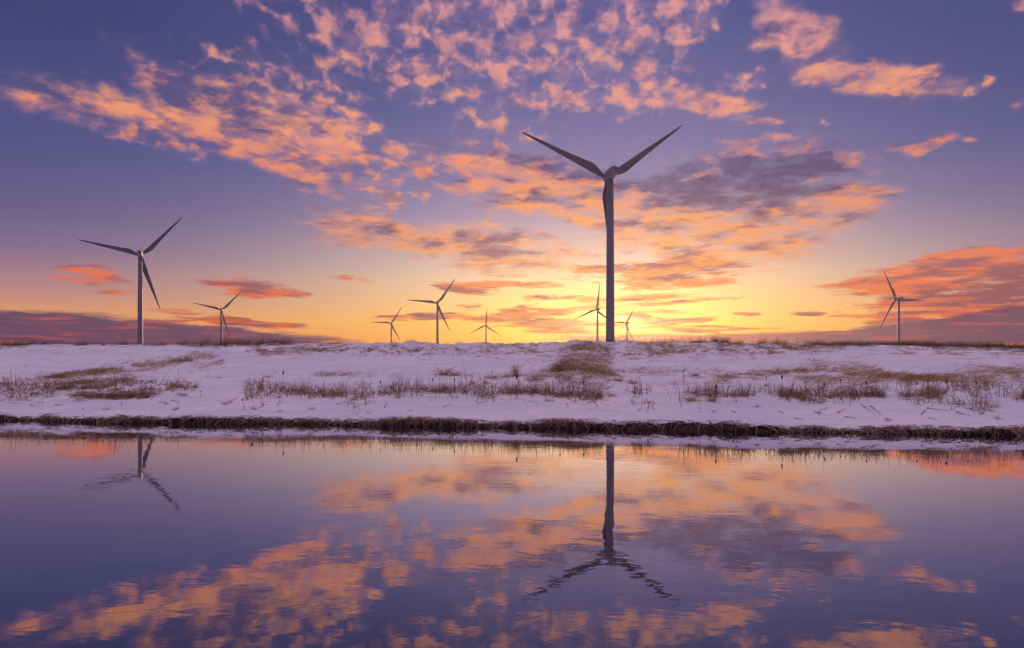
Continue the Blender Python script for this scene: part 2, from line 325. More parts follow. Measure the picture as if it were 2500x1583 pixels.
def mat_snow():
    m, g, b, _ = material('snow')
    p = geom_pos(g)
    n1 = g.step(g.noise(g.map(p, scale=(0.4, 1.3, 1)), 0.7, 5, 0.6), 0.35, 0.65)
    drift = g.noise(g.map(p, rot=0.2, scale=(0.35, 1.6, 1.0)), 2.2, 5, 0.6)
    fine = g.noise(p, 26, 3, 0.6)
    col = g.mix(n1, (0.76, 0.77, 0.87, 1), (0.90, 0.89, 0.93, 1))
    fl = g.step(g.noise(p, 9.0, 4, 0.7), 0.66, 0.75)                          # specks of chaff on the crust
    col = g.mix(g.m('MULTIPLY', fl, 0.35), col, (0.30, 0.22, 0.15, 1))
    straw = g.mix(g.noise(p, 14, 3, 0.6), (0.28, 0.17, 0.08, 1), (0.58, 0.40, 0.20, 1))
    tn = g.m('MULTIPLY', attr(g, 'thin'), g.step(g.noise(g.map(p, rot=-0.5, scale=(0.7, 1.6, 1)), 3.2, 5, 0.65), 0.38, 0.58))
    col = g.mix(tn, col, straw)
    col = g.mix(attr(g, 'earth'), col, g.mix(fine, (0.035, 0.022, 0.018, 1), (0.09, 0.06, 0.045, 1)))
    g.put(b.inputs['Base Color'], col); b.inputs['Roughness'].default_value = 0.75
    b.inputs['Specular IOR Level'].default_value = 0.25
    h = g.m('ADD', g.m('MULTIPLY', drift, 0.8), g.m('MULTIPLY', fine, 0.12))
    g.put(b.inputs['Normal'], bump(g, h, 0.9, 0.22))
    return m
def mat_earth():
    m, g, b, _ = material('peat')
    p = geom_pos(g)
    n = g.noise(p, 9, 5, 0.65); st = g.noise(g.map(p, scale=(6, 6, 1.2)), 5, 4, 0.6)
    col = g.ramp(n, [(0.3, (0.02, 0.011, 0.009, 1)), (0.55, (0.085, 0.040, 0.026, 1)), (0.75, (0.20, 0.105, 0.065, 1))])
    g.put(b.inputs['Base Color'], col); b.inputs['Roughness'].default_value = 0.8
    g.put(b.inputs['Normal'], bump(g, g.m('ADD', n, st), 1.0, 0.05))
    return m
def mat_plant(name, c0, c1, c2):
    m, g, b, out = material(name)
    t = attr(g, 'tint')
    p = geom_pos(g)
    col = g.ramp(t, [(0.0, c0 + (1,)), (0.5, c1 + (1,)), (1.0, c2 + (1,))])
    col = g.mix(0.35, col, g.mix(g.noise(p, 22, 2), (0.3, 0.3, 0.3, 1), (1, 1, 1, 1)), 'MULTIPLY')
    g.put(b.inputs['Base Color'], col); b.inputs['Roughness'].default_value = 0.7
    b.inputs['Specular IOR Level'].default_value = 0.2
    tr = g.new('ShaderNodeBsdfTranslucent'); g.put(tr.inputs[0], col)
    mx = g.new('ShaderNodeMixShader'); mx.inputs[0].default_value = 0.25
    g.l.new(b.outputs[0], mx.inputs[1]); g.l.new(tr.outputs[0], mx.inputs[2]); g.l.new(mx.outputs[0], out.inputs[0])
    return m
def mat_water():
    m, g, b, out = material('river_water'); g.n.remove(b)
    p = geom_pos(g)
    a = g.noise(g.map(p, rot=0.25, scale=(0.75, 1.25, 1)), 2.1, 3, 0.5, 0.6)
    c = g.noise(g.map(p, rot=-0.3, scale=(0.8, 1.5, 1)), 6.5, 2, 0.5, 0.4)
    f = g.noise(p, 17.0, 2, 0.5)
    calm = g.step(g.noise(g.map(p, scale=(0.4, 1.0, 1)), 0.28, 3), 0.35, 0.65, 0.45, 1.25)   # cat's-paws of breeze
    h = g.m('ADD', g.m('ADD', a, g.m('MULTIPLY', c, 0.22)), g.m('MULTIPLY', f, 0.045))
    nb = bump(g, g.m('MULTIPLY', h, calm), 1.0, 0.0015)
    lw = g.new('ShaderNodeLayerWeight'); lw.inputs[0].default_value = 0.5; g.put(lw.inputs[1], nb)
    fac = g.ramp(lw.outputs['Facing'], [(0.0, (0.05,) * 3 + (1,)), (0.58, (0.25,) * 3 + (1,)), (0.78, (0.62,) * 3 + (1,)), (0.93, (0.86,) * 3 + (1,)), (1.0, (0.96,) * 3 + (1,))])
    gl = g.new('ShaderNodeBsdfGlossy'); gl.inputs['Roughness'].default_value = 0.015; gl.inputs['Color'].default_value = (0.95, 0.94, 1.0, 1)
    g.put(gl.inputs['Normal'], nb)
    df = g.new('ShaderNodeBsdfDiffuse'); df.inputs[0].default_value = (0.012, 0.011, 0.022, 1)
    mx = g.new('ShaderNodeMixShader'); g.put(mx.inputs[0], fac); g.l.new(df.outputs[0], mx.inputs[1]); g.l.new(gl.outputs[0], mx.inputs[2])
    g.l.new(mx.outputs[0], out.inputs[0])
    return m
def mat_paint(name, c, rough=0.45):
    m, g, b, _ = material(name)
    p = g.new('ShaderNodeTexCoord').outputs['Object']
    streak = g.noise(g.map(p, scale=(1, 1, 0.06)), 1.6, 4, 0.6)
    col = g.mix(g.step(streak, 0.35, 0.8), tuple(c) + (1,), tuple(v * 0.82 for v in c) + (1,))
    g.put(b.inputs['Base Color'], col); b.inputs['Roughness'].default_value = rough
    return m
M_SNOW, M_EARTH, M_WATER = mat_snow(), mat_earth(), mat_water()
M_TOWER = mat_paint('tower_paint', (0.15, 0.16, 0.21)); M_BLADE_BACKLIT = mat_paint('blade_paint_backlit', (0.10, 0.105, 0.14), 0.5)  # blades darker than the tower: backlit shade put into their colour
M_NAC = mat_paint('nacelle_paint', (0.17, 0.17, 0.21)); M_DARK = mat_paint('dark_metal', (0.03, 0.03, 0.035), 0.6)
M_GOLD = mat_plant('golden_grass', (0.40, 0.23, 0.09), (0.76, 0.48, 0.21), (0.94, 0.70, 0.40))
M_REED = mat_plant('dry_reed', (0.28, 0.165, 0.085), (0.58, 0.38, 0.21), (0.88, 0.66, 0.42))
M_STRAW = mat_plant('wet_straw', (0.16, 0.07, 0.042), (0.44, 0.24, 0.15), (0.88, 0.68, 0.50))
M_WEED = mat_plant('dead_weed', (0.14, 0.08, 0.045), (0.30, 0.18, 0.10), (0.52, 0.34, 0.19))
M_CAT = mat_plant('cattail_head', (0.05, 0.026, 0.015), (0.085, 0.045, 0.026), (0.13, 0.075, 0.045))

# ---------------------------------------------------------------- setting: snowy bank, peat face, river
tag(mesh_np('ground', np.stack([GX, GY, GZ], -1).reshape(-1, 3), quad, M_SNOW, attrs={'earth': earth.ravel(), 'thin': thin.ravel()}), kind='structure')
bxs = np.concatenate([-31 - geo(0.2, 3000, 30)[::-1], np.arange(-31, 31.01, 0.05), 31 + geo(0.2, 3000, 30)])
prof = np.array([(0.10, -0.004), (0.055, -0.05), (0.03, -0.085), (0.0, -0.12), (-0.03, -0.16), (-0.07, -0.20), (-0.12, -0.26), (-0.2, -0.55)])
BX, BP = np.meshgrid(bxs, np.arange(len(prof)))
BS = prof[BP, 0]; BD = prof[BP, 1]
BZ = height(bxs, edge_y(bxs) + 0.1)[None, :] + BD
wob = 0.09 * fbm(BX * 3, BD * 14, 4, 0.6) * (BP > 0)
BY = edge_y(BX) + BS + wob
bid = np.arange(BX.size).reshape(BX.shape)
bq = np.stack([bid[:-1, :-1], bid[1:, :-1], bid[1:, 1:], bid[:-1, 1:]], -1).reshape(-1, 4)
tag(mesh_np('bank', np.stack([BX, BY, BZ], -1).reshape(-1, 3), bq, M_EARTH), kind='structure')
tag(mesh_np('water', [(-3000, -250, 0), (3000, -250, 0), (3000, 40, 0), (-3000, 40, 0)], [(0, 1, 2, 3)], M_WATER), kind='structure')

# ---------------------------------------------------------------- stems and blades: thin tapering three-sided tubes
def tubes(PTS, RAD):
    """PTS (n,k,3) centre lines, RAD (n,k) radii -> vertices, quads."""
    n, k, _ = PTS.shape
    T = np.gradient(PTS, axis=1); T /= np.linalg.norm(T, axis=2, keepdims=True) + 1e-9
    ref = np.where(np.abs(T[..., 2:3]) > 0.9, np.array([1.0, 0, 0]), np.array([0, 0, 1.0]))
    A = np.cross(T, ref); A /= np.linalg.norm(A, axis=2, keepdims=True) + 1e-9
    B = np.cross(T, A)
    V = []
    for j in range(3):
        a = 2 * math.pi * j / 3
        V.append(PTS + RAD[..., None] * (math.cos(a) * A + math.sin(a) * B))
    V = np.stack(V, 2).reshape(-1, 3)
    base = (np.arange(n)[:, None] * k + np.arange(k - 1)[None]).ravel() * 3
    F = np.concatenate([np.stack([base + j, base + (j + 1) % 3, base + 3 + (j + 1) % 3, base + 3 + j], -1) for j in range(3)])
    return V, F
def strands(P0, az, lean, length, droop, rad, k=5, kink=None):
    """Curved stems: az = compass of the lean, lean from vertical, droop = extra bending along the stem; kink = sharp fold angle at 60 %."""
    n = len(P0); th = lean.copy(); pts = [P0]; cur = P0.copy(); step = length / (k - 1)
    for i in range(1, k):
        d = np.stack([np.sin(th) * np.sin(az), np.sin(th) * np.cos(az), np.cos(th)], -1)
        cur = cur + d * step[:, None]; pts.append(cur)
        th = th + droop / (k - 1)
        if kink is not None and i == max(1, int(k * 0.55)): th = th + kink
    PTS = np.stack(pts, 1)
    tap = np.linspace(1.0, 0.35, k)
    return PTS, rad[:, None] * tap[None]
class Pile:
    """Collects strands for one mesh."""
    def __init__(s): s.V = []; s.F = []; s.T = []; s.n = 0
    def add(s, PTS, RAD, tint=None):
        V, F = tubes(PTS, RAD)
        if tint is None: tint = rng.random(len(PTS))
        s.V.append(V); s.F.append(F + s.n); s.T.append(np.repeat(tint, PTS.shape[1] * 3)); s.n += len(V)
    def build(s, name, mat, parent=None):
        return mesh_np(name, np.concatenate(s.V), np.concatenate(s.F), mat, parent, attrs={'tint': np.concatenate(s.T)})
def U(a, b, n): return rng.uniform(a, b, n)
def N(m, sd, n): return rng.normal(m, sd, n)
def scatter(n, x0, x1, yfun, ysd, keep=None):
    """n points around a line y = yfun(x) of the photograph, dropped on to the bank."""
    px = U(x0, x1, n); rag = 0.35 + 1.5 * sstep(fbm(px * 0.011 + x0, px * 0 + n, 3), -0.35, 0.45)
    py = yfun(px) + N(0, 1, n) * (ysd(px) if callable(ysd) else ysd) * rag
    X, Y, Z, ok = grid_hit(px, py)
    if keep is not None: ok &= keep(X, Y, px)
    return np.stack([X, Y, Z - 0.02], -1)[ok]
def scatter_crest(n, x0, x1, sd, keep=None):
    px = U(x0, x1, n); Y = np.full(n, 36.0); so = 20.1 + N(-0.25, sd, n)
    for _ in range(6): Y = edge_y((px - 1250) / F_PX * Y) + so
    X = (px - 1250) / F_PX * Y; ok = keep(X, Y, px) if keep is not None else np.ones(n, bool)
    return np.stack([X, Y, height(X, Y) - 0.02], -1)[ok]
def patchy(sc_, th, seed=0): return lambda X, Y, u: fbm(X * sc_ + seed, Y * sc_ * 0.8 + seed * 2, 3) + 0.55 * fbm(X * 2.3 + seed, Y * 1.6 + seed, 2) > th + 0.05
def poly(*pts):
    xs_, ys_ = zip(*pts); return lambda x: np.interp(x, xs_, ys_)

def grass(pile, P, length=(0.2, 0.5), lean=(0.5, 1.3), az=None, droop=(0.2, 0.9), rad=(0.003, 0.007), k=5, tint=None, kinked=0.0):
    n = len(P)
    if n == 0: return
    az = U(0, 2 * math.pi, n) if az is None else N(az[0], az[1], n)
    kk = np.where(rng.random(n) < kinked, U(0.8, 2.0, n), 0.0)
    PTS, RAD = strands(P, az, U(*lean, n), U(*length, n), U(*droop, n), U(*rad, n), k, kk)
    zmin = height(PTS[..., 0], PTS[..., 1]) + 0.004                           # stems lie on the snow, not under it
    low = PTS[..., 2] < zmin; low[:, 0] = False
    PTS[..., 2] = np.where(low, zmin, PTS[..., 2])
    pile.add(PTS, RAD, tint)
def clumps(P, per, spread):
    Q = np.repeat(P, per, 0); Q[:, 0] += N(0, spread, len(Q)); Q[:, 1] += N(0, spread, len(Q))
    Q[:, 2] = height(Q[:, 0], Q[:, 1]) - 0.02; return Q

# dry golden grass: tongue below the crest, right-hand band, left diagonal swell
pg = Pile()
P = scatter(2000, 1350, 1490, poly((1370, 905), (1400, 885), (1450, 872), (1490, 880)), 24, patchy(1.17, -0.29, 2))
grass(pg, clumps(P, 4, 0.10), (0.14, 0.34), (1.0, 1.55), (math.pi * 0.97, 0.55), (0.1, 0.5), (0.003, 0.006))
P = scatter(380, 1290, 1480, poly((1290, 925), (1400, 908), (1480, 905)), 10, patchy(1.17, -0.39, 3))
grass(pg, clumps(P, 5, 0.10), (0.12, 0.32), (0.8, 1.55), (math.pi, 0.8), (0.2, 0.7), (0.003, 0.006))
P = scatter(503, 1480, 1930, poly((1480, 915), (1560, 908), (1620, 926), (1760, 922), (1930, 908)), 7, patchy(0.72, -0.09, 5))
grass(pg, clumps(P, 6, 0.11), (0.12, 0.30), (0.8, 1.55), (2.4, 0.9), (0.2, 0.8), (0.003, 0.006))
P = scatter(1168, 1890, 2230, poly((1890, 905), (1990, 912), (2120, 916), (2230, 925)), 10, patchy(0.65, -0.21, 6))
grass(pg, clumps(P, 5, 0.12), (0.12, 0.32), (0.8, 1.55), (2.2, 0.9), (0.2, 0.8), (0.003, 0.006))
P = scatter(809, 2200, 2500, poly((2200, 926), (2370, 922), (2430, 905), (2500, 915)), 10, patchy(0.65, -0.23, 7))
grass(pg, clumps(P, 5, 0.12), (0.12, 0.30), (0.8, 1.55), (2.2, 1.0), (0.2, 0.8), (0.003, 0.006))
P = scatter(899, 110, 540, poly((110, 922), (260, 905), (400, 890), (470, 874), (540, 884)), lambda x: 4 + 7 * np.exp(-((x - 470) / 60) ** 2), patchy(0.91, -0.29, 8))
grass(pg, clumps(P, 6, 0.12), (0.12, 0.30), (0.8, 1.55), (1.9, 0.7), (0.1, 0.6), (0.003, 0.006), tint=None)
P = scatter(260, 600, 840, poly((600, 866), (700, 858), (840, 850)), 8, patchy(0.91, -0.03, 9))
grass(pg, clumps(P, 5, 0.11), (0.2, 0.4), (0.9, 1.5), (1.7, 0.5), (0.1, 0.5), (0.003, 0.006))
P = scatter(143, 760, 970, poly((760, 917), (970, 916)), 3.5, patchy(1.04, -0.03, 10))
grass(pg, clumps(P, 4, 0.09), (0.15, 0.35), (0.9, 1.5), (1.7, 0.8), (0.1, 0.5), (0.003, 0.005))
P = scatter(233, 1140, 1280, poly((1140, 921), (1280, 921)), 4, patchy(1.04, -0.08, 11))
grass(pg, clumps(P, 5, 0.09), (0.15, 0.4), (0.6, 1.4), None, (0.2, 0.8), (0.003, 0.005))
P = scatter(809, 1500, 2060, poly((1500, 848), (1760, 846), (2060, 850)), 8, patchy(0.59, -0.19, 12))
grass(pg, clumps(P, 5, 0.13), (0.12, 0.34), (0.5, 1.5), (1.9, 1.0), (0.2, 0.8), (0.003, 0.006))
# short tussock blades poking through the clods of the upper bank
P = scatter(7000, 600, 2000, poly((600, 855), (1000, 856), (1450, 858), (2000, 851)), 10, lambda X, Y, u: fbm(X * 2.6 + Y * 1.5, Y * 3.0, 3) + 0.4 * fbm(X * 0.5, Y * 0.5 + 9, 2) > 0.08)
grass(pg, clumps(P, 4, 0.035), (0.06, 0.19), (0.8, 1.5), (2.0, 0.5), (0.1, 0.6), (0.003, 0.006))
tag(pg.build('dry_grass', M_GOLD), 'golden dry grass lying in bands and tussocks on the snowy bank', 'grass', kind='stuff')

# dry grass along the crest (left half leans with the wind)
pc = Pile()
P = scatter_crest(900, -40, 840, 0.45, patchy(0.45, -0.05, 20))
grass(pc, clumps(P, 5, 0.09), (0.18, 0.58), (0.1, 0.8), (1.5, 0.5), (0.1, 0.9), (0.003, 0.006))
P = scatter_crest(1500, -40, 840, 0.9, patchy(0.8, 0.0, 21))
grass(pc, clumps(P, 4, 0.1), (0.1, 0.3), (0.8, 1.5), (1.5, 0.7), (0.1, 0.6), (0.004, 0.007))
P = scatter_crest(700, 840, 1500, 0.45, patchy(0.5, 0.0, 22))
grass(pc, clumps(P, 3, 0.1), (0.08, 0.36), (0.1, 0.9), None, (0.1, 0.8), (0.003, 0.005))
P = scatter_crest(1100, 1480, 2540, 0.7, patchy(0.5, -0.08, 23))
grass(pc, clumps(P, 4, 0.13), (0.15, 0.5), (0.1, 1.2), None, (0.2, 1.1), (0.003, 0.006))
P = scatter_crest(1500, 1960, 2540, 1.0, patchy(0.6, -0.05, 24))
grass(pc, clumps(P, 4, 0.13), (0.15, 0.45), (0.5, 1.5), (1.6, 0.8), (0.2, 1.0), (0.004, 0.008))
tag(pc.build('crest_grass', M_WEED), 'brown dead grass fringing the top of the snowy bank', 'grass', kind='stuff')

# the reed beds: broken leaves and short stubble that nobody could count
pr = Pile()
def reedbed(n, x0, x1, yf, sd, keep, hmul=1.0, leaf=2):
    P = scatter(n, x0, x1, yf, sd, keep)
    grass(pr, P, (0.10 * hmul, 0.44 * hmul), (0.0, 0.42), None, (0.0, 0.5), (0.004, 0.009), 5, kinked=0.28)
    grass(pr, np.repeat(P, leaf, 0), (0.15 * hmul, 0.38 * hmul), (0.3, 1.5), None, (0.1, 1.2), (0.004, 0.008), 5, kinked=0.35)
reedbed(810, 880, 1470, poly((880, 962), (1000, 955), (1200, 958), (1340, 962), (1470, 972)), 10, patchy(0.6, -0.26, 30))
reedbed(468, 600, 900, poly((600, 955), (700, 958), (900, 972)), 8, patchy(0.6, -0.17, 31))
reedbed(378, 1530, 1760, poly((1530, 962), (1620, 972), (1760, 965)), 9, patchy(0.7, -0.14, 32))
reedbed(720, 1900, 2300, poly((1900, 968), (2100, 966), (2300, 966)), 9, patchy(0.8, -0.16, 33))
reedbed(837, 2250, 2540, poly((2250, 962), (2380, 968), (2540, 972)), 10, patchy(0.7, -0.14, 34))
reedbed(144, 1740, 1920, poly((1740, 968), (1920, 968)), 8, patchy(0.8, 0.0, 35))
reedbed(944, -30, 480, poly((-30, 952), (120, 950), (280, 948), (480, 945)), lambda x: 8 + 3 * np.sin(x * 0.03), patchy(0.8, -0.16, 36), 0.8, 3)
P = scatter(434, 60, 380, poly((60, 962), (220, 966), (380, 962)), 4, patchy(0.7, -0.2, 37))
grass(pr, clumps(P, 4, 0.1), (0.15, 0.35), (1.0, 1.9), (2.9, 0.6), (0.2, 0.9), (0.004, 0.008))
P = scatter(186, 120, 330, poly((120, 940), (330, 930)), 5, patchy(0.8, -0.1, 38))
grass(pr, clumps(P, 5, 0.15), (0.2, 0.45), (0.6, 1.5), None, (0.2, 0.9), (0.004, 0.008), kinked=0.3)
P = scatter(260, 900, 1340, poly((900, 966), (1150, 970), (1340, 984)), 4, None)
grass(pr, P, (0.12, 0.24), (2.0, 2.9), (math.pi, 0.5), (0.1, 0.5), (0.004, 0.007))
tag(pr.build('reed_bed', M_REED), 'tangle of broken brown reed leaves in the snowy reed beds', 'reeds', kind='stuff')

# straw hanging over the peat face at the waterline
ps = Pile()
def lip(n, mul=None):
    X = U(-19, 15, n); k_ = fbm(X * 0.5, X * 0 + 4, 3)
    X = X[(k_ > -0.12) | (rng.random(len(X)) < 0.35)]; Y = edge_y(X); return X, Y, height(X, Y + 0.12)
X, Y, Z = lip(2800)
grass_az = np.where(rng.random(len(X)) < 0.5, N(2.2, 0.35, len(X)), N(4.1, 0.35, len(X)))
n = len(X)
PTS, RAD = strands(np.stack([X, Y - U(0.0, 0.05, n), Z - U(0.03, 0.11, n)], -1), grass_az, U(1.8, 2.8, n), U(0.10, 0.26, n), U(-0.3, 0.5, n), U(0.005, 0.011, n), 5)
ps.add(PTS, RAD, 0.45 * rng.random(n) ** 1.6)
X, Y, Z = lip(900)
n = len(X); X = X + N(0, 0.05, n)
PTS, RAD = strands(np.stack([X, Y - U(0.03, 0.10, n), np.full(n, -0.02)], -1), np.where(rng.random(n) < 0.5, N(1.4, 0.5, n), N(4.9, 0.5, n)), U(0.1, 1.1, n), U(0.10, 0.26, n), U(0.0, 0.8, n), U(0.004, 0.008, n), 5, np.where(rng.random(n) < 0.4, U(1.2, 2.2, n), 0))
ps.add(PTS, RAD, np.clip(rng.beta(1.3, 2.0, n), 0, 1))
X, Y, Z = lip(2200)                                                        # pale bent leaves in front, hanging in Vs
n = len(X); side = np.where(fbm(X * 1.1, X * 0 + 2.2, 3) > 0.0, 1.0, -1.0) * np.where(rng.random(n) < 0.66, 1, -1)
PTS, RAD = strands(np.stack([X, Y - U(0.06, 0.14, n), Z - U(0.0, 0.09, n)], -1), math.pi + side * U(0.2, 1.7, n), U(1.3, 2.6, n), U(0.10, 0.42, n), U(-0.1, 0.5, n), U(0.006, 0.012, n), 5)
ps.add(PTS, RAD, U(0.55, 1.0, n))
for (u0, cnt) in ((1350, 110), (1395, 80), (2160, 160), (1010, 40)):    # thicker sheaves
    y0 = 17.0
    for _ in range(4): y0 = float(edge_y(np.array([(u0 - 1250) / F_PX * y0]))[0])
    x0 = (u0 - 1250) / F_PX * y0
    X = N(x0, 0.28, cnt); Y = edge_y(X); Z = height(X, Y + 0.12); n = cnt
    PTS, RAD = strands(np.stack([X, Y + U(-0.05, 0.12, n), Z - U(-0.03, 0.06, n)], -1), N(math.pi, 0.7, n), U(1.4, 2.5, n), U(0.2, 0.45, n), U(0.1, 0.9, n), U(0.004, 0.009, n), 6)
    ps.add(PTS, RAD, rng.random(n))
tag(ps.build('bank_straw', M_STRAW), 'matted wet straw hanging over the dark peat edge above the water', 'straw', kind='stuff')

lb = []
X, Y, Z = lip(150)
import bmesh
ico = bmesh.new(); bmesh.ops.create_icosphere(ico, subdivisions=2, radius=1.0)
iv = np.array([v.co[:] for v in ico.verts]); ifc = np.array([[v.index for v in f.verts] for f in ico.faces]); ico.free()
VV = []; FF = []
for i in range(len(X)):
    sz = np.array([random.uniform(0.03, 0.16), random.uniform(0.02, 0.05), random.uniform(0.012, 0.035)])
    v = iv * (1 + 0.3 * fbm(iv[:, :1] * 2 + i, iv[:, 1:2] * 2 + i, 2)) * sz
    VV.append(v + np.array([X[i], Y[i] - random.uniform(0.02, 0.12), Z[i] - random.uniform(-0.02, 0.09) ])); FF.append(ifc + i * len(iv))
VV = np.concatenate(VV)
tag(mesh_np('snow', VV, np.concatenate(FF), M_SNOW), 'scraps of snow caught on the straw at the water edge', 'snow', kind='stuff')

# ---------------------------------------------------------------- wind turbines
def bm_obj(name, bm, mat, parent, smooth=True):
    me = bpy.data.meshes.new(name); bm.normal_update(); bm.to_mesh(me); bm.free()
    for p in me.polygons: p.use_smooth = smooth
    me.materials.append(mat)
    o = bpy.data.objects.new(name, me); C.objects.link(o); o.parent = parent
    return o
import bmesh
def loft(rings, cap=True):
    bm = bmesh.new(); R_ = [[bm.verts.new(p) for p in r] for r in rings]; k = len(rings[0])
    for a, b in zip(R_[:-1], R_[1:]):
        for i in range(k): bm.faces.new((a[i], a[(i + 1) % k], b[(i + 1) % k], b[i]))
    if cap: bm.faces.new(R_[0][::-1]); bm.faces.new(R_[-1])
    bmesh.ops.recalc_face_normals(bm, faces=bm.faces); return bm
def circle(r, z, n=40): return [(r * math.cos(2 * math.pi * i / n), r * math.sin(2 * math.pi * i / n), z) for i in range(n)]
HUB, OVER, RAD_B = 78.0, 4.8, 40.4
BLADE = [(1.2, 0.95, 0.95, 0.0), (2.4, 0.95, 0.92, 4), (4.2, 1.25, 0.75, 11), (6.5, 1.68, 0.52, 14), (8.6, 1.78, 0.40, 13), (12, 1.58, 0.31, 10), (17, 1.30, 0.24, 7),
         (22, 1.06, 0.19, 5), (27, 0.85, 0.15, 3.5), (32, 0.64, 0.11, 2), (36, 0.47, 0.08, 1), (38.6, 0.33, 0.06, 0), (39.8, 0.20, 0.04, 0), (40.4, 0.06, 0.02, 0)]
def blade_bm():
    """Blade along +Z; the straight leading edge on -X, the swollen trailing edge on +X; thickness along Y."""
    rings = []
    for z, hc, ht, tw in BLADE:
        k = 20; ring = []
        lead = 0.95 if z < 5 else max(0.95 - (z - 5) * 0.020, 0.05)
        c = max(hc - lead, -0.2) if z > 2.5 else 0.0
        for i in range(k):
            a = 2 * math.pi * i / k
            x = c + hc * math.cos(a); y = ht * math.sin(a) * (1.0 if z < 3 else (0.65 - 0.35 * math.cos(a)) * 1.25)
            t = -R(tw)
            ring.append((x * math.cos(t) - y * math.sin(t), x * math.sin(t) + y * math.cos(t), z))
        rings.append(ring)
    return loft(rings)
def nacelle_bm():
    def sec(y, w, zb, zt, ch, chb):
        return [(-w, y, zb + chb), (-w + chb, y, zb), (w - chb, y, zb), (w, y, zb + chb), (w, y, zt - ch), (w - ch, y, zt), (-w + ch, y, zt), (-w, y, zt - ch)]
    return loft([sec(-5.9, 1.25, -0.9, 1.75, 0.5, 0.6), sec(-5.6, 1.5, -1.25, 1.95, 0.5, 0.6), sec(-2.4, 1.68, -1.75, 2.0, 0.45, 0.5), sec(1.8, 1.68, -1.75, 1.95, 0.45, 0.5), sec(3.0, 1.5, -1.55, 1.7, 0.6, 0.6), sec(3.4, 1.25, -1.25, 1.35, 0.6, 0.6)])
def disc_bm(r, d, n=20):
    return loft([[(r * math.cos(2 * math.pi * i / n), y, r * math.sin(2 * math.pi * i / n)) for i in range(n)] for y in (-d, d)])
def rod_bm(pairs, r):
    bm = bmesh.new()
    for a, b in pairs:
        a = Vector(a); b = Vector(b); d = (b - a)
        q = d.to_track_quat('Z', 'Y').to_matrix().to_4x4()
        bmesh.ops.create_cone(bm, cap_ends=True, segments=8, radius1=r, radius2=r, depth=d.length, matrix=Matrix.Translation((a + b) / 2) @ q)
    return bm
def make_turbine():
    t = empty('wind_turbine', (0, 0, 0))
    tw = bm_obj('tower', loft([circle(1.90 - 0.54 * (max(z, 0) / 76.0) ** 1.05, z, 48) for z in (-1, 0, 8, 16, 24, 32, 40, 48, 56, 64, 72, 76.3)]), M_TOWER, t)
    for z in (25.2, 50.8, 75.6):
        r = 1.90 - 0.54 * (z / 76) ** 1.05 + 0.012
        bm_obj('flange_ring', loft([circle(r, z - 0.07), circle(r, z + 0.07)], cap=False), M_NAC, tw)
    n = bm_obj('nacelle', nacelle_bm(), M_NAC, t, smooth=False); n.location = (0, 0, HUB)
    for z in (0.98, -0.02):
        v = bm_obj('cooling_vent', disc_bm(0.36, 0.10), M_DARK, n); v.location = (0.62, -5.92, z)
    v = bm_obj('hatch', disc_bm(0.24, 0.05), M_DARK, n); v.location = (-0.25, -4.2, -1.52); v.rotation_euler = (R(76), 0, 0)
    f = bm_obj('sensor_frame', rod_bm([((-0.62, -5.0, 1.95), (-0.62, -5.0, 3.55)), ((0.62, -5.0, 1.95), (0.62, -5.0, 3.55)), ((-0.66, -5.0, 3.55), (0.66, -5.0, 3.55)), ((-0.5, -5.0, 2.15), (0.5, -5.0, 2.15))], 0.06), M_DARK, n)
    s = bm_obj('wind_sensor', rod_bm([((-1.25, -4.9, 1.7), (-1.9, -4.9, 2.35)), ((-1.9, -4.9, 2.3), (-1.9, -4.9, 2.75))], 0.09), M_DARK, n)
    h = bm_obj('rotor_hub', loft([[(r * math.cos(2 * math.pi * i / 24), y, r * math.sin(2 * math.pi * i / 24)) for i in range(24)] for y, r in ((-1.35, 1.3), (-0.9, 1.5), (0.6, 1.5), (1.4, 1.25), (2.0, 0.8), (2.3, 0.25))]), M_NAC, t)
    h.location = (0, OVER, HUB); h.rotation_euler = (R(5), 0, 0)
    b0 = None
    for k in range(3):
        if b0 is None: b = b0 = bm_obj('blade', blade_bm(), M_BLADE_BACKLIT, t)
        else: b = b0.copy(); C.objects.link(b)
        b['k'] = k
    return t
def pose_turbine(t, hubpx, yaw, phase, dist=None):
    d = dist or (HUB - EYE + 1.1) * F_PX / (HOR_Y - hubpx[1])
    hx = (hubpx[0] - 1250) / F_PX * d
    a = R(yaw)
    t.location = (hx - OVER * math.sin(a), d - OVER * math.cos(a), EYE + (HOR_Y - hubpx[1]) / F_PX * d - HUB)
    t.rotation_euler = (0, 0, -a)
    for b in [c for c in t.children if c.name.startswith('blade')]:
        ph = R(phase) - b['k'] * 2 * math.pi / 3
        # local blade +Z turned to angle ph in the rotor plane (x right, z up), rotor tilted back 5 degrees
        b.matrix_local = Matrix.Translation((0, OVER, HUB)) @ Matrix.Rotation(R(5), 4, 'X') @ Matrix.Rotation(math.pi / 2 - ph, 4, 'Y')
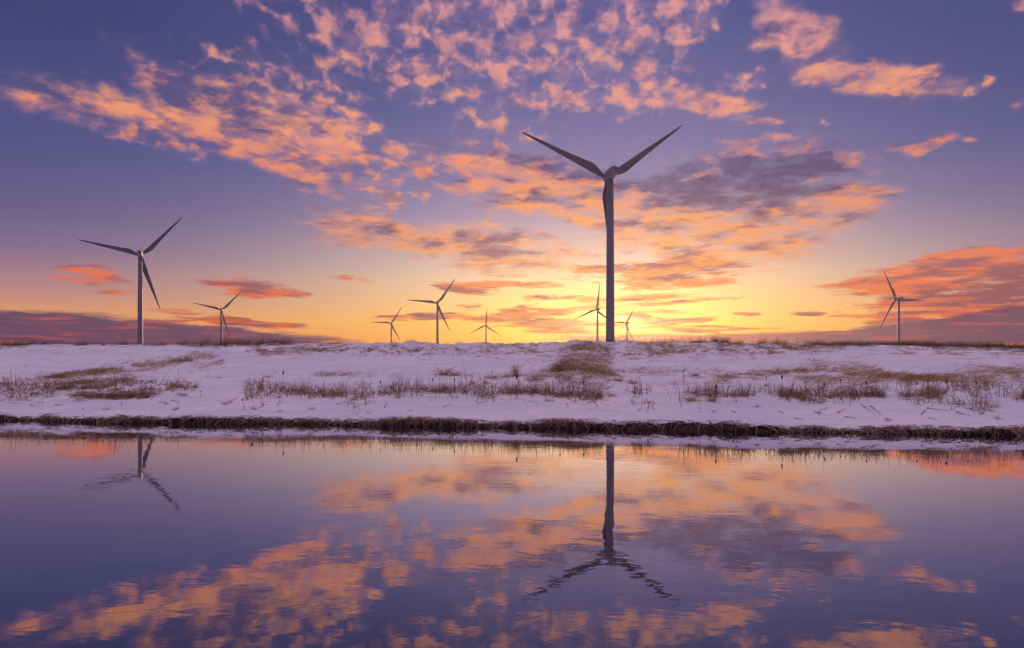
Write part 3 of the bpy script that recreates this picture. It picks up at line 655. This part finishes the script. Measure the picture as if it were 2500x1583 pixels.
TURBINES = [((1481, 434.5), -10, 155.5, 'tallest and nearest grey wind turbine, rising right of centre over the snowy bank'),
    ((344, 624), -23, 167.5, 'second largest wind turbine, standing alone at the left with its lowest blade pointing down right'),
    ((540.5, 757.4), -21, 166, 'small wind turbine just right of the large left one, blades posed the same way'),
    ((955, 789.6), -15, 177.5, 'small distant wind turbine left of the mid-sized one, over the middle of the bank'),
    ((1067.7, 740.6), -9, 174.5, 'mid-sized wind turbine between two smaller ones, left of the tallest turbine'),
    ((1185.6, 794.9), -14, 207.5, 'smallest wind turbine with one blade straight up like an upturned Y, before orange sky'),
    ((1456, 756.4), -12, 204, 'distant wind turbine close left of the tall tower, one blade tip hidden behind that tower'),
    ((1527.7, 789.1), -22, 178.5, 'distant low wind turbine close right of the tall tower in the sun glow'),
    ((2186.7, 731.6), -14, 120.5, 'lone wind turbine at the far right before red cloud, one blade pointing level right')]
proto = make_turbine()
for i, (hp, yaw, ph, lab) in enumerate(TURBINES):
    t = proto if i == 0 else copy_tree(proto)
    pose_turbine(t, hp, yaw, ph)
    tag(t, lab, 'wind turbine', 'wind turbines beyond the bank')
for t in [o for o in C.objects if o.name.startswith('blade')]: del t['k']

# ---------------------------------------------------------------- single plants
def single(px, py):
    X, Y, Z, ok = grid_hit(px, py)
    return (X[0], Y[0], Z[0]) if ok[0] else None
def on_crest(px, side=-0.4):
    """A place on the crest in photo column px."""
    Y = 36.0
    for _ in range(5): Y = float(edge_y(np.array([(px - 1250) / F_PX * Y]))[0]) + 20.2 + side
    X = (px - 1250) / F_PX * Y
    return (X, Y, float(height(np.array([X]), np.array([Y]))[0]))
ORD = ['first', 'second', 'third', 'fourth', 'fifth', 'sixth', 'seventh', 'eighth', 'ninth', 'tenth', 'eleventh', 'twelfth', 'thirteenth', 'fourteenth', 'fifteenth', 'sixteenth']
ZONES = [(0, 440, 'under the large left turbine', 'left'), (440, 860, 'below the small left turbine', 'left'), (860, 1330, 'below the three middle turbines', 'mid'),
         (1330, 1640, 'below the tallest turbine', 'mid'), (1640, 2060, 'right of the tallest turbine', 'right'), (2060, 2600, 'near the far right turbine', 'right')]
def zone(px):
    for z in ZONES:
        if z[0] <= px < z[1]: return z[2]
    return ZONES[0][2] if px < 0 else ZONES[-1][2]
def label_row(items, what):
    """items: [(px, object)] -> a label from the zone, with the order inside it when several share it."""
    by = {}
    for px, o in items: by.setdefault(zone(px), []).append((px, o))
    for z, L in by.items():
        L.sort(key=lambda a: a[0])
        for i, (px, o) in enumerate(L):
            if len(L) == 1: o['label'] = '%s %s' % (what, z)
            elif i == 0: o['label'] = 'leftmost %s %s' % (what, z)
            elif i == len(L) - 1: o['label'] = 'rightmost %s %s' % (what, z)
            else: o['label'] = '%s %s from left %s' % (ORD[i], what, z)

def strand_obj(name, specs, mat, parent=None, tint=None):
    """specs: rows of (x,y,z, az, lean, length, droop, radius, kink)"""
    A = np.array(specs, float)
    p = Pile(); PTS, RAD = strands(A[:, :3], A[:, 3], A[:, 4], A[:, 5], A[:, 6], A[:, 7], 7, A[:, 8])
    p.add(PTS, RAD, tint if tint is not None else None)
    return p.build(name, mat, parent)
# cattails: stem, brown seed head, a leaf or two
def make_cattail(h, head, leaves):
    t = empty('cattail', (0, 0, 0))
    strand_obj('stem', [(0, 0, -0.03, 1.2, 0.02, h, 0.05, 0.007, 0)], M_REED, t)
    if head:
        rings = [[(0.02 + r * math.cos(a), r * math.sin(a), z) for a in np.arange(10) * 2 * math.pi / 10] for z, r in ((h - 0.24, 0.006), (h - 0.225, 0.018), (h - 0.15, 0.022), (h - 0.06, 0.020), (h - 0.045, 0.007))]
        bm_obj('seed_head', loft(rings), M_CAT, t)
    for k in range(leaves):
        strand_obj('leaf', [(0.01, 0, -0.02, random.uniform(0, 6.3), 0.25, h * random.uniform(0.5, 0.8), 0.3, 0.008, random.choice((0, 1.6)))], M_REED, t)
    return t
CATT = [(1907, 964, 917, 0.02), (1668, 931, 904, 0), (2050, 953, 929, 0.03), (2384, 962, 934, 0), (1200, 921, 905, 0), (1173, 927, 911, -0.3), (1260, 975, 917, 0), (1366, 936, 903, 0), (1428, 920, 902, 0.02), (1054, 953, 924, 0.03),
        (690, 950, 907, 0), (641, 992, 948, -0.35), (617, 1000, 966, -0.12), (596, 1001, 974, -0.2), (208, 918, 905, 0), (246, 918, 903, 0.03), (489, 968, 954, 0), (482, 933, 925, -0.9), (201, 1016, 998, 0), (2010, 967, 936, 0.05), (2115, 965, 933, -0.04), (2235, 966, 934, 0.06), (2310, 964, 930, -0.05), (2450, 968, 933, 0.04), (1870, 945, 920, 0), (1744, 985, 940, 0.05), (925, 965, 930, 0.08), (1110, 958, 925, -0.06), (1420, 966, 930, 0.1), (1580, 963, 928, -0.1)]
protos = [make_cattail(1.0, True, 1), make_cattail(1.0, True, 2), make_cattail(1.0, False, 2)]
items = []; used = set()
for i, (px, pb, pt, ln) in enumerate(CATT):
    s = single(px, pb)
    if s is None: continue
    v = i % 3 if i % 3 < 2 else (2 if i % 2 else 1)
    t = protos[v] if v not in used else copy_tree(protos[v]); used.add(v)
    t.location = s; h = (pb - pt) / F_PX * s[1] * 1.05; t.scale = (min(1, h + 0.45),) * 2 + (h,)
    t.rotation_euler = (0, ln, random.uniform(-0.3, 0.3)); tag(t, None, 'cattail', 'cattails on the snowy bank'); items.append((px, t))
for v, p in enumerate(protos):
    if v not in used:
        for c in list(p.children): bpy.data.objects.remove(c)
        bpy.data.objects.remove(p)
label_row(items, 'upright brown cattail on the snow')

# reeds fallen on the snow: (x0, y0, x1, y1, kink) in photo pixels, both ends on the snow
FALL = [(1901, 1006, 1916, 1013, 0), (1939, 1022, 1963, 1028, 0), (2009, 1002, 2021, 997, 0), (2044, 1012, 2065, 1002, 0), (2101, 989, 2136, 1019, 0), (2124, 992, 2152, 1018, 0), (2159, 1023, 2180, 1029, 0), (2061, 1020, 2091, 1024, 0),
        (2249, 1015, 2262, 1002, 0), (2263, 999, 2320, 1008, 0), (2333, 1006, 2370, 1018, 0), (2333, 985, 2389, 1023, 0), (2393, 1014, 2407, 1004, 1), (2431, 1023, 2452, 1027, 0), (2267, 1024, 2288, 1028, 1), (1786, 1006, 1800, 1013, 0),
        (999, 1004, 1009, 1003, 0), (1083, 996, 1101, 988, 0), (937, 998, 947, 986, 0), (1590, 1028, 1619, 1036, 0), (1444, 979, 1462, 998, 0), (1382, 986, 1388, 997, 0),
        (0, 981, 29, 972, 0), (133, 990, 152, 991, 0), (417, 979, 441, 986, 0), (388, 985, 409, 986, 1), (336, 976, 357, 969, 0), (634, 997, 648, 990, 0), (560, 984, 580, 975, 0), (676, 992, 690, 981, 1), (820, 990, 838, 984, 0)]
items = []
for i, (x0, y0, x1, y1, kk) in enumerate(FALL):
    a, b = single(x0, y0), single(x1, y1)
    if a is None or b is None: continue
    a = Vector(a); b = Vector(b); d = b - a
    L = min(d.length, 1.3); n = 9; pts = []
    dirv = d.normalized()
    for k in range(n):
        f = k / (n - 1); q = a + dirv * L * f
        q.z = float(height(np.array([q.x]), np.array([q.y]))[0]) + 0.012 + (0.16 * L * (1 - abs(2 * f - 1)) if kk else 0.05 * L * f)
        pts.append((q.x - a.x, q.y - a.y, q.z - a.z))
    p = Pile(); p.add(np.array([pts]), np.linspace(0.011, 0.005, n)[None], np.array([rng.random() * 0.6]))
    o = p.build('fallen_reed', M_REED); o.location = a
    tag(o, None, 'reed', 'reeds fallen on the snow'); items.append((x0, o))
label_row(items, 'brown reed fallen on the snow')

# tufts standing alone on the snow
def make_tuft(n, h, lean, mat, kinked=0.2):
    sp = [(random.gauss(0, 0.05), random.gauss(0, 0.04), -0.03, random.uniform(0, 6.3), random.uniform(*lean), h * random.uniform(0.5, 1.1), random.uniform(0.1, 1.1), 0.006, 1.5 if random.random() < kinked else 0) for _ in range(n)]
    return strand_obj('grass_tuft', sp, mat)
tp = [make_tuft(34, 0.22, (0.3, 1.4), M_REED), make_tuft(22, 0.26, (0.6, 1.5), M_REED, 0.4), make_tuft(70, 0.36, (0.5, 1.4), M_GOLD, 0), make_tuft(60, 0.5, (0.0, 0.5), M_GOLD, 0)]
TUFT = [(651, 922, 0, 1.1), (448, 966, 1, 1.3), (551, 986, 1, 1.2), (619, 999, 0, .8), (684, 1007, 0, .6), (763, 1000, 1, .8), (262, 1001, 1, .8), (431, 1001, 1, .9), (404, 988, 1, .6), (536, 924, 1, .7), (1259, 916, 3, 1.0), (1085, 916, 2, 1.5), (1110, 918, 2, 1.2),
        (902, 1009, 1, .6), (1340, 981, 0, 1.0), (1493, 968, 1, 1.4), (1869, 943, 1, .8), (1996, 1010, 0, .7), (1742, 1007, 1, .5), (1848, 995, 1, .7), (1687, 978, 2, .9), (1738, 980, 2, .8), (1545, 937, 2, .8), (1510, 930, 2, .9), (2432, 1022, 0, .5), (1699, 918, 2, .7), (1770, 933, 1, .6), (1925, 978, 1, .6), (2166, 1030, 0, .5)]
items = {0: [], 2: []}; used = set()
for px, py, v, s_ in TUFT:
    s = single(px, py)
    if s is None: continue
    o = tp[v] if v not in used else tp[v].copy()
    if v in used: C.objects.link(o)
    used.add(v); o.location = s; o.scale = (s_,) * 3; o.rotation_euler = (0, 0, random.uniform(0, 6.3))
    tag(o, None, 'grass tuft', 'grass tufts alone on the snow'); items[0 if v < 2 else 2].append((px, o))
label_row(items[0], 'small brown reed tuft on snow'); label_row(items[2], 'golden grass tuft on the snow')

# flower-headed weeds along the crest
def make_weed(kind):
    t = empty('weed_stalk', (0, 0, 0))
    st = [(0, 0, -0.05, 0.4, 0.05, 0.72, random.uniform(-0.1, 0.25), 0.008, 0)]
    tops = [(0.02, 0.0, 0.66)]
    for k in range(kind):
        az = random.uniform(0, 6.3); z0 = random.uniform(0.2, 0.45); L = random.uniform(0.16, 0.3)
        st.append((0.01, 0, z0, az, 0.55, L, -0.2, 0.005, 0)); tops.append((0.01 + math.sin(az) * L * 0.45, math.cos(az) * L * 0.45, z0 + L * 0.85))
    strand_obj('stem', st, M_WEED, t)
    for (x, y, z) in tops:
        rays = [(x, y, z, random.uniform(0, 6.3), random.uniform(0.1, 1.2), random.uniform(0.035, 0.075), 0.2, 0.008, 0) for _ in range(9)]
        strand_obj('flower_head', rays, M_CAT, t)
    return t
wp = [make_weed(k) for k in (0, 1, 3, 2)]
WEED = [(1370, 812), (1387, 813), (1395, 816), (1417, 824), (1432, 819), (1448, 819), (1467, 819), (1496, 811), (1514, 820), (1576, 828), (1593, 821), (1378, 825), (1224, 829), (1273, 826), (1206, 831), (1333, 827), (1350, 824), (1545, 826), (1560, 822), (1622, 824), (1640, 826),
        (1665, 816), (1687, 819), (1708, 819), (1755, 826), (1782, 824), (1948, 820), (1993, 829), (1920, 829), (2030, 832), (751, 832), (798, 834), (873, 834)]
items = []
for i, (px, pt) in enumerate(WEED):
    v = i % 4; t = wp[v] if i < 4 else copy_tree(wp[v])
    s = on_crest(px, random.uniform(-1.0, 0.2)); h = EYE + (HOR_Y - pt) / F_PX * s[1] - s[2]
    h = max(h, 0.38); t.location = s; t.scale = (h / 0.72,) * 3; t.rotation_euler = (0, random.uniform(-0.12, 0.15), random.uniform(0, 6.3))
    tag(t, None, 'weed', 'dead flower stalks along the crest'); items.append((px, t))
label_row(items, 'dead flower stalk on the crest')

# shrubs and tall tufts on the crest
def make_shrub(n, h, arch, mat):
    sp = []
    for _ in range(n):
        az = random.gauss(math.pi / 2, 0.9) if arch else random.uniform(0, 6.3)
        sp.append((random.gauss(0, 0.16), random.gauss(0, 0.12), -0.04, az, random.uniform(0.0, 0.8), h * random.uniform(0.4, 1.1), random.uniform(0.3, 1.7) if arch else random.uniform(-0.2, 0.6), 0.0065, 0))
    o = strand_obj('dry_shrub', sp, mat); return o
sp_ = [make_shrub(46, 0.62, True, M_WEED), make_shrub(40, 0.55, False, M_WEED), make_shrub(90, 0.6, False, M_GOLD)]
SHRUB = [(2223, 834, 0), (2279, 832, 0), (2292, 836, 0), (2321, 836, 0), (2371, 829, 0), (2441, 836, 0), (2493, 831, 1), (2255, 839, 0), (2345, 839, 1), (2410, 840, 0), (2140, 832, 1), (2112, 834, 1), (2160, 834, 1), (2068, 832, 1), (1990, 831, 1), (1803, 823, 2), (1862, 832, 2), (1893, 830, 2), (1912, 833, 2), (1770, 829, 2), (1705, 832, 2), (1745, 833, 2)]
items = {0: [], 2: []}; used = set()
for px, pt, v in SHRUB:
    o = sp_[v] if v not in used else sp_[v].copy()
    if v in used: C.objects.link(o)
    used.add(v); s = on_crest(px, random.uniform(-0.9, -0.1)); h = max(EYE + (HOR_Y - pt) / F_PX * s[1] - s[2], 0.38)
    o.location = s; o.scale = (h / 0.6 * random.uniform(1.0, 1.35), h / 0.6, h / 0.6); o.rotation_euler = (0, 0, random.uniform(-0.5, 0.5))
    tag(o, None, 'shrub', 'scrubby bushes along the crest'); items[0 if v < 2 else 2].append((px, o))
label_row(items[0], 'tangled leafless shrub on the crest'); label_row(items[2], 'bushy golden shrub on the crest')
def make_crest_tuft(n, h):
    sp = [(random.gauss(0, 0.13), random.gauss(0, 0.1), -0.04, random.gauss(1.57, 0.35), random.uniform(0.05, 0.9), h * random.uniform(0.4, 1.1), random.uniform(0.1, 0.9), 0.0055, 0) for _ in range(n)]
    o = strand_obj('crest_tuft', sp, M_WEED); return o
cp = [make_crest_tuft(34, 0.5), make_crest_tuft(22, 0.5)]
CT = [(41, 826), (60, 829), (100, 824), (112, 828), (131, 828), (193, 829), (205, 830), (234, 831), (250, 832), (272, 831), (300, 833), (372, 832), (395, 833), (438, 830), (472, 832), (583, 829), (600, 832), (620, 831), (690, 834), (735, 834)]
items = []
for i, (px, pt) in enumerate(CT):
    o = cp[i % 2] if i < 2 else cp[i % 2].copy()
    if i >= 2: C.objects.link(o)
    s = on_crest(px, random.uniform(-0.6, 0.2)); h = max(EYE + (HOR_Y - pt) / F_PX * s[1] - s[2], 0.34)
    o.location = s; o.scale = (h / 0.45,) * 3; o.rotation_euler = (0, 0, random.uniform(-0.3, 0.3))
    tag(o, None, 'grass tuft', 'wind-blown tufts on the left crest'); items.append((px, o))
label_row(items, 'wind-bent grass tuft on the crest')

# upright cut reed stalks standing clear in the reed beds
def make_stalk(k):
    sp = [(0, 0, -0.03, random.uniform(0, 6.3), random.uniform(0, 0.12), 0.5, random.uniform(0, 0.15), 0.0085, 0)]
    if k % 3 == 1: sp.append((0.0, 0, 0.28, random.choice((1.57, 4.7)), 1.3, 0.22, 0.6, 0.007, 0))
    if k % 3 == 2: sp[0] = (0, 0, -0.03, random.choice((1.5, 4.8)), 0.1, 0.62, 0.1, 0.008, random.uniform(1.7, 2.4))
    return strand_obj('reed_stalk', sp, M_REED)
stp = [make_stalk(k) for k in range(7)]
BEDS = [(40, -20, 470, poly((-20, 954), (470, 948)), 9, 'brown reed stalk in the dark left reed bed under the large left turbine'),
        (30, 605, 880, poly((605, 960), (880, 968)), 8, 'upright brown reed stalk in the sparse reed bed below the small left turbine'),
        (90, 880, 1470, poly((880, 962), (1000, 956), (1340, 964), (1470, 972)), 10, 'upright brown reed stalk in the long middle reed bed below the mid-sized turbine'),
        (34, 1530, 1900, poly((1530, 964), (1620, 972), (1900, 966)), 9, 'upright brown reed stalk in the thin reed bed right of the tallest turbine'),
        (90, 1900, 2500, poly((1900, 968), (2300, 967), (2500, 970)), 11, 'upright brown reed stalk in the dense right reed bed below the far right turbine')]
first = set()
for (n, x0, x1, yf, sd, lab) in BEDS:
    P = scatter(n, x0, x1, yf, sd)
    for q in P:
        v = random.randrange(7)
        o = stp[v] if v not in first else stp[v].copy()
        if v in first: C.objects.link(o)
        first.add(v); o.location = q; o.scale = (1, 1, random.uniform(0.55, 1.35)); o.rotation_euler = (random.uniform(-0.1, 0.1), random.uniform(-0.16, 0.16), random.uniform(0, 6.3))
        tag(o, lab, 'reed stalk', lab.split(' in the ')[1].replace('reed bed', 'reed bed stalks', 1))

# ---------------------------------------------------------------- thin evening haze round camera and scene
bm = bmesh.new(); bmesh.ops.create_cube(bm, size=1.0)
hz = bpy.data.meshes.new('haze'); bm.to_mesh(hz); bm.free()
hzo = bpy.data.objects.new('haze', hz); C.objects.link(hzo)
hzo.scale = (3000, 1900, 140); hzo.location = (100, 850, 68)
hm = bpy.data.materials.new('haze'); hm.use_nodes = True
hg = G(hm.node_tree); hg.n.clear()
pv = hg.new('ShaderNodeVolumePrincipled'); pv.inputs['Color'].default_value = (0.95, 0.85, 0.85, 1); pv.inputs['Density'].default_value = 0.00006; pv.inputs['Anisotropy'].default_value = 0.75
hg.l.new(pv.outputs[0], hg.new('ShaderNodeOutputMaterial').inputs['Volume'])
hz.materials.append(hm); tag(hzo, kind='stuff')
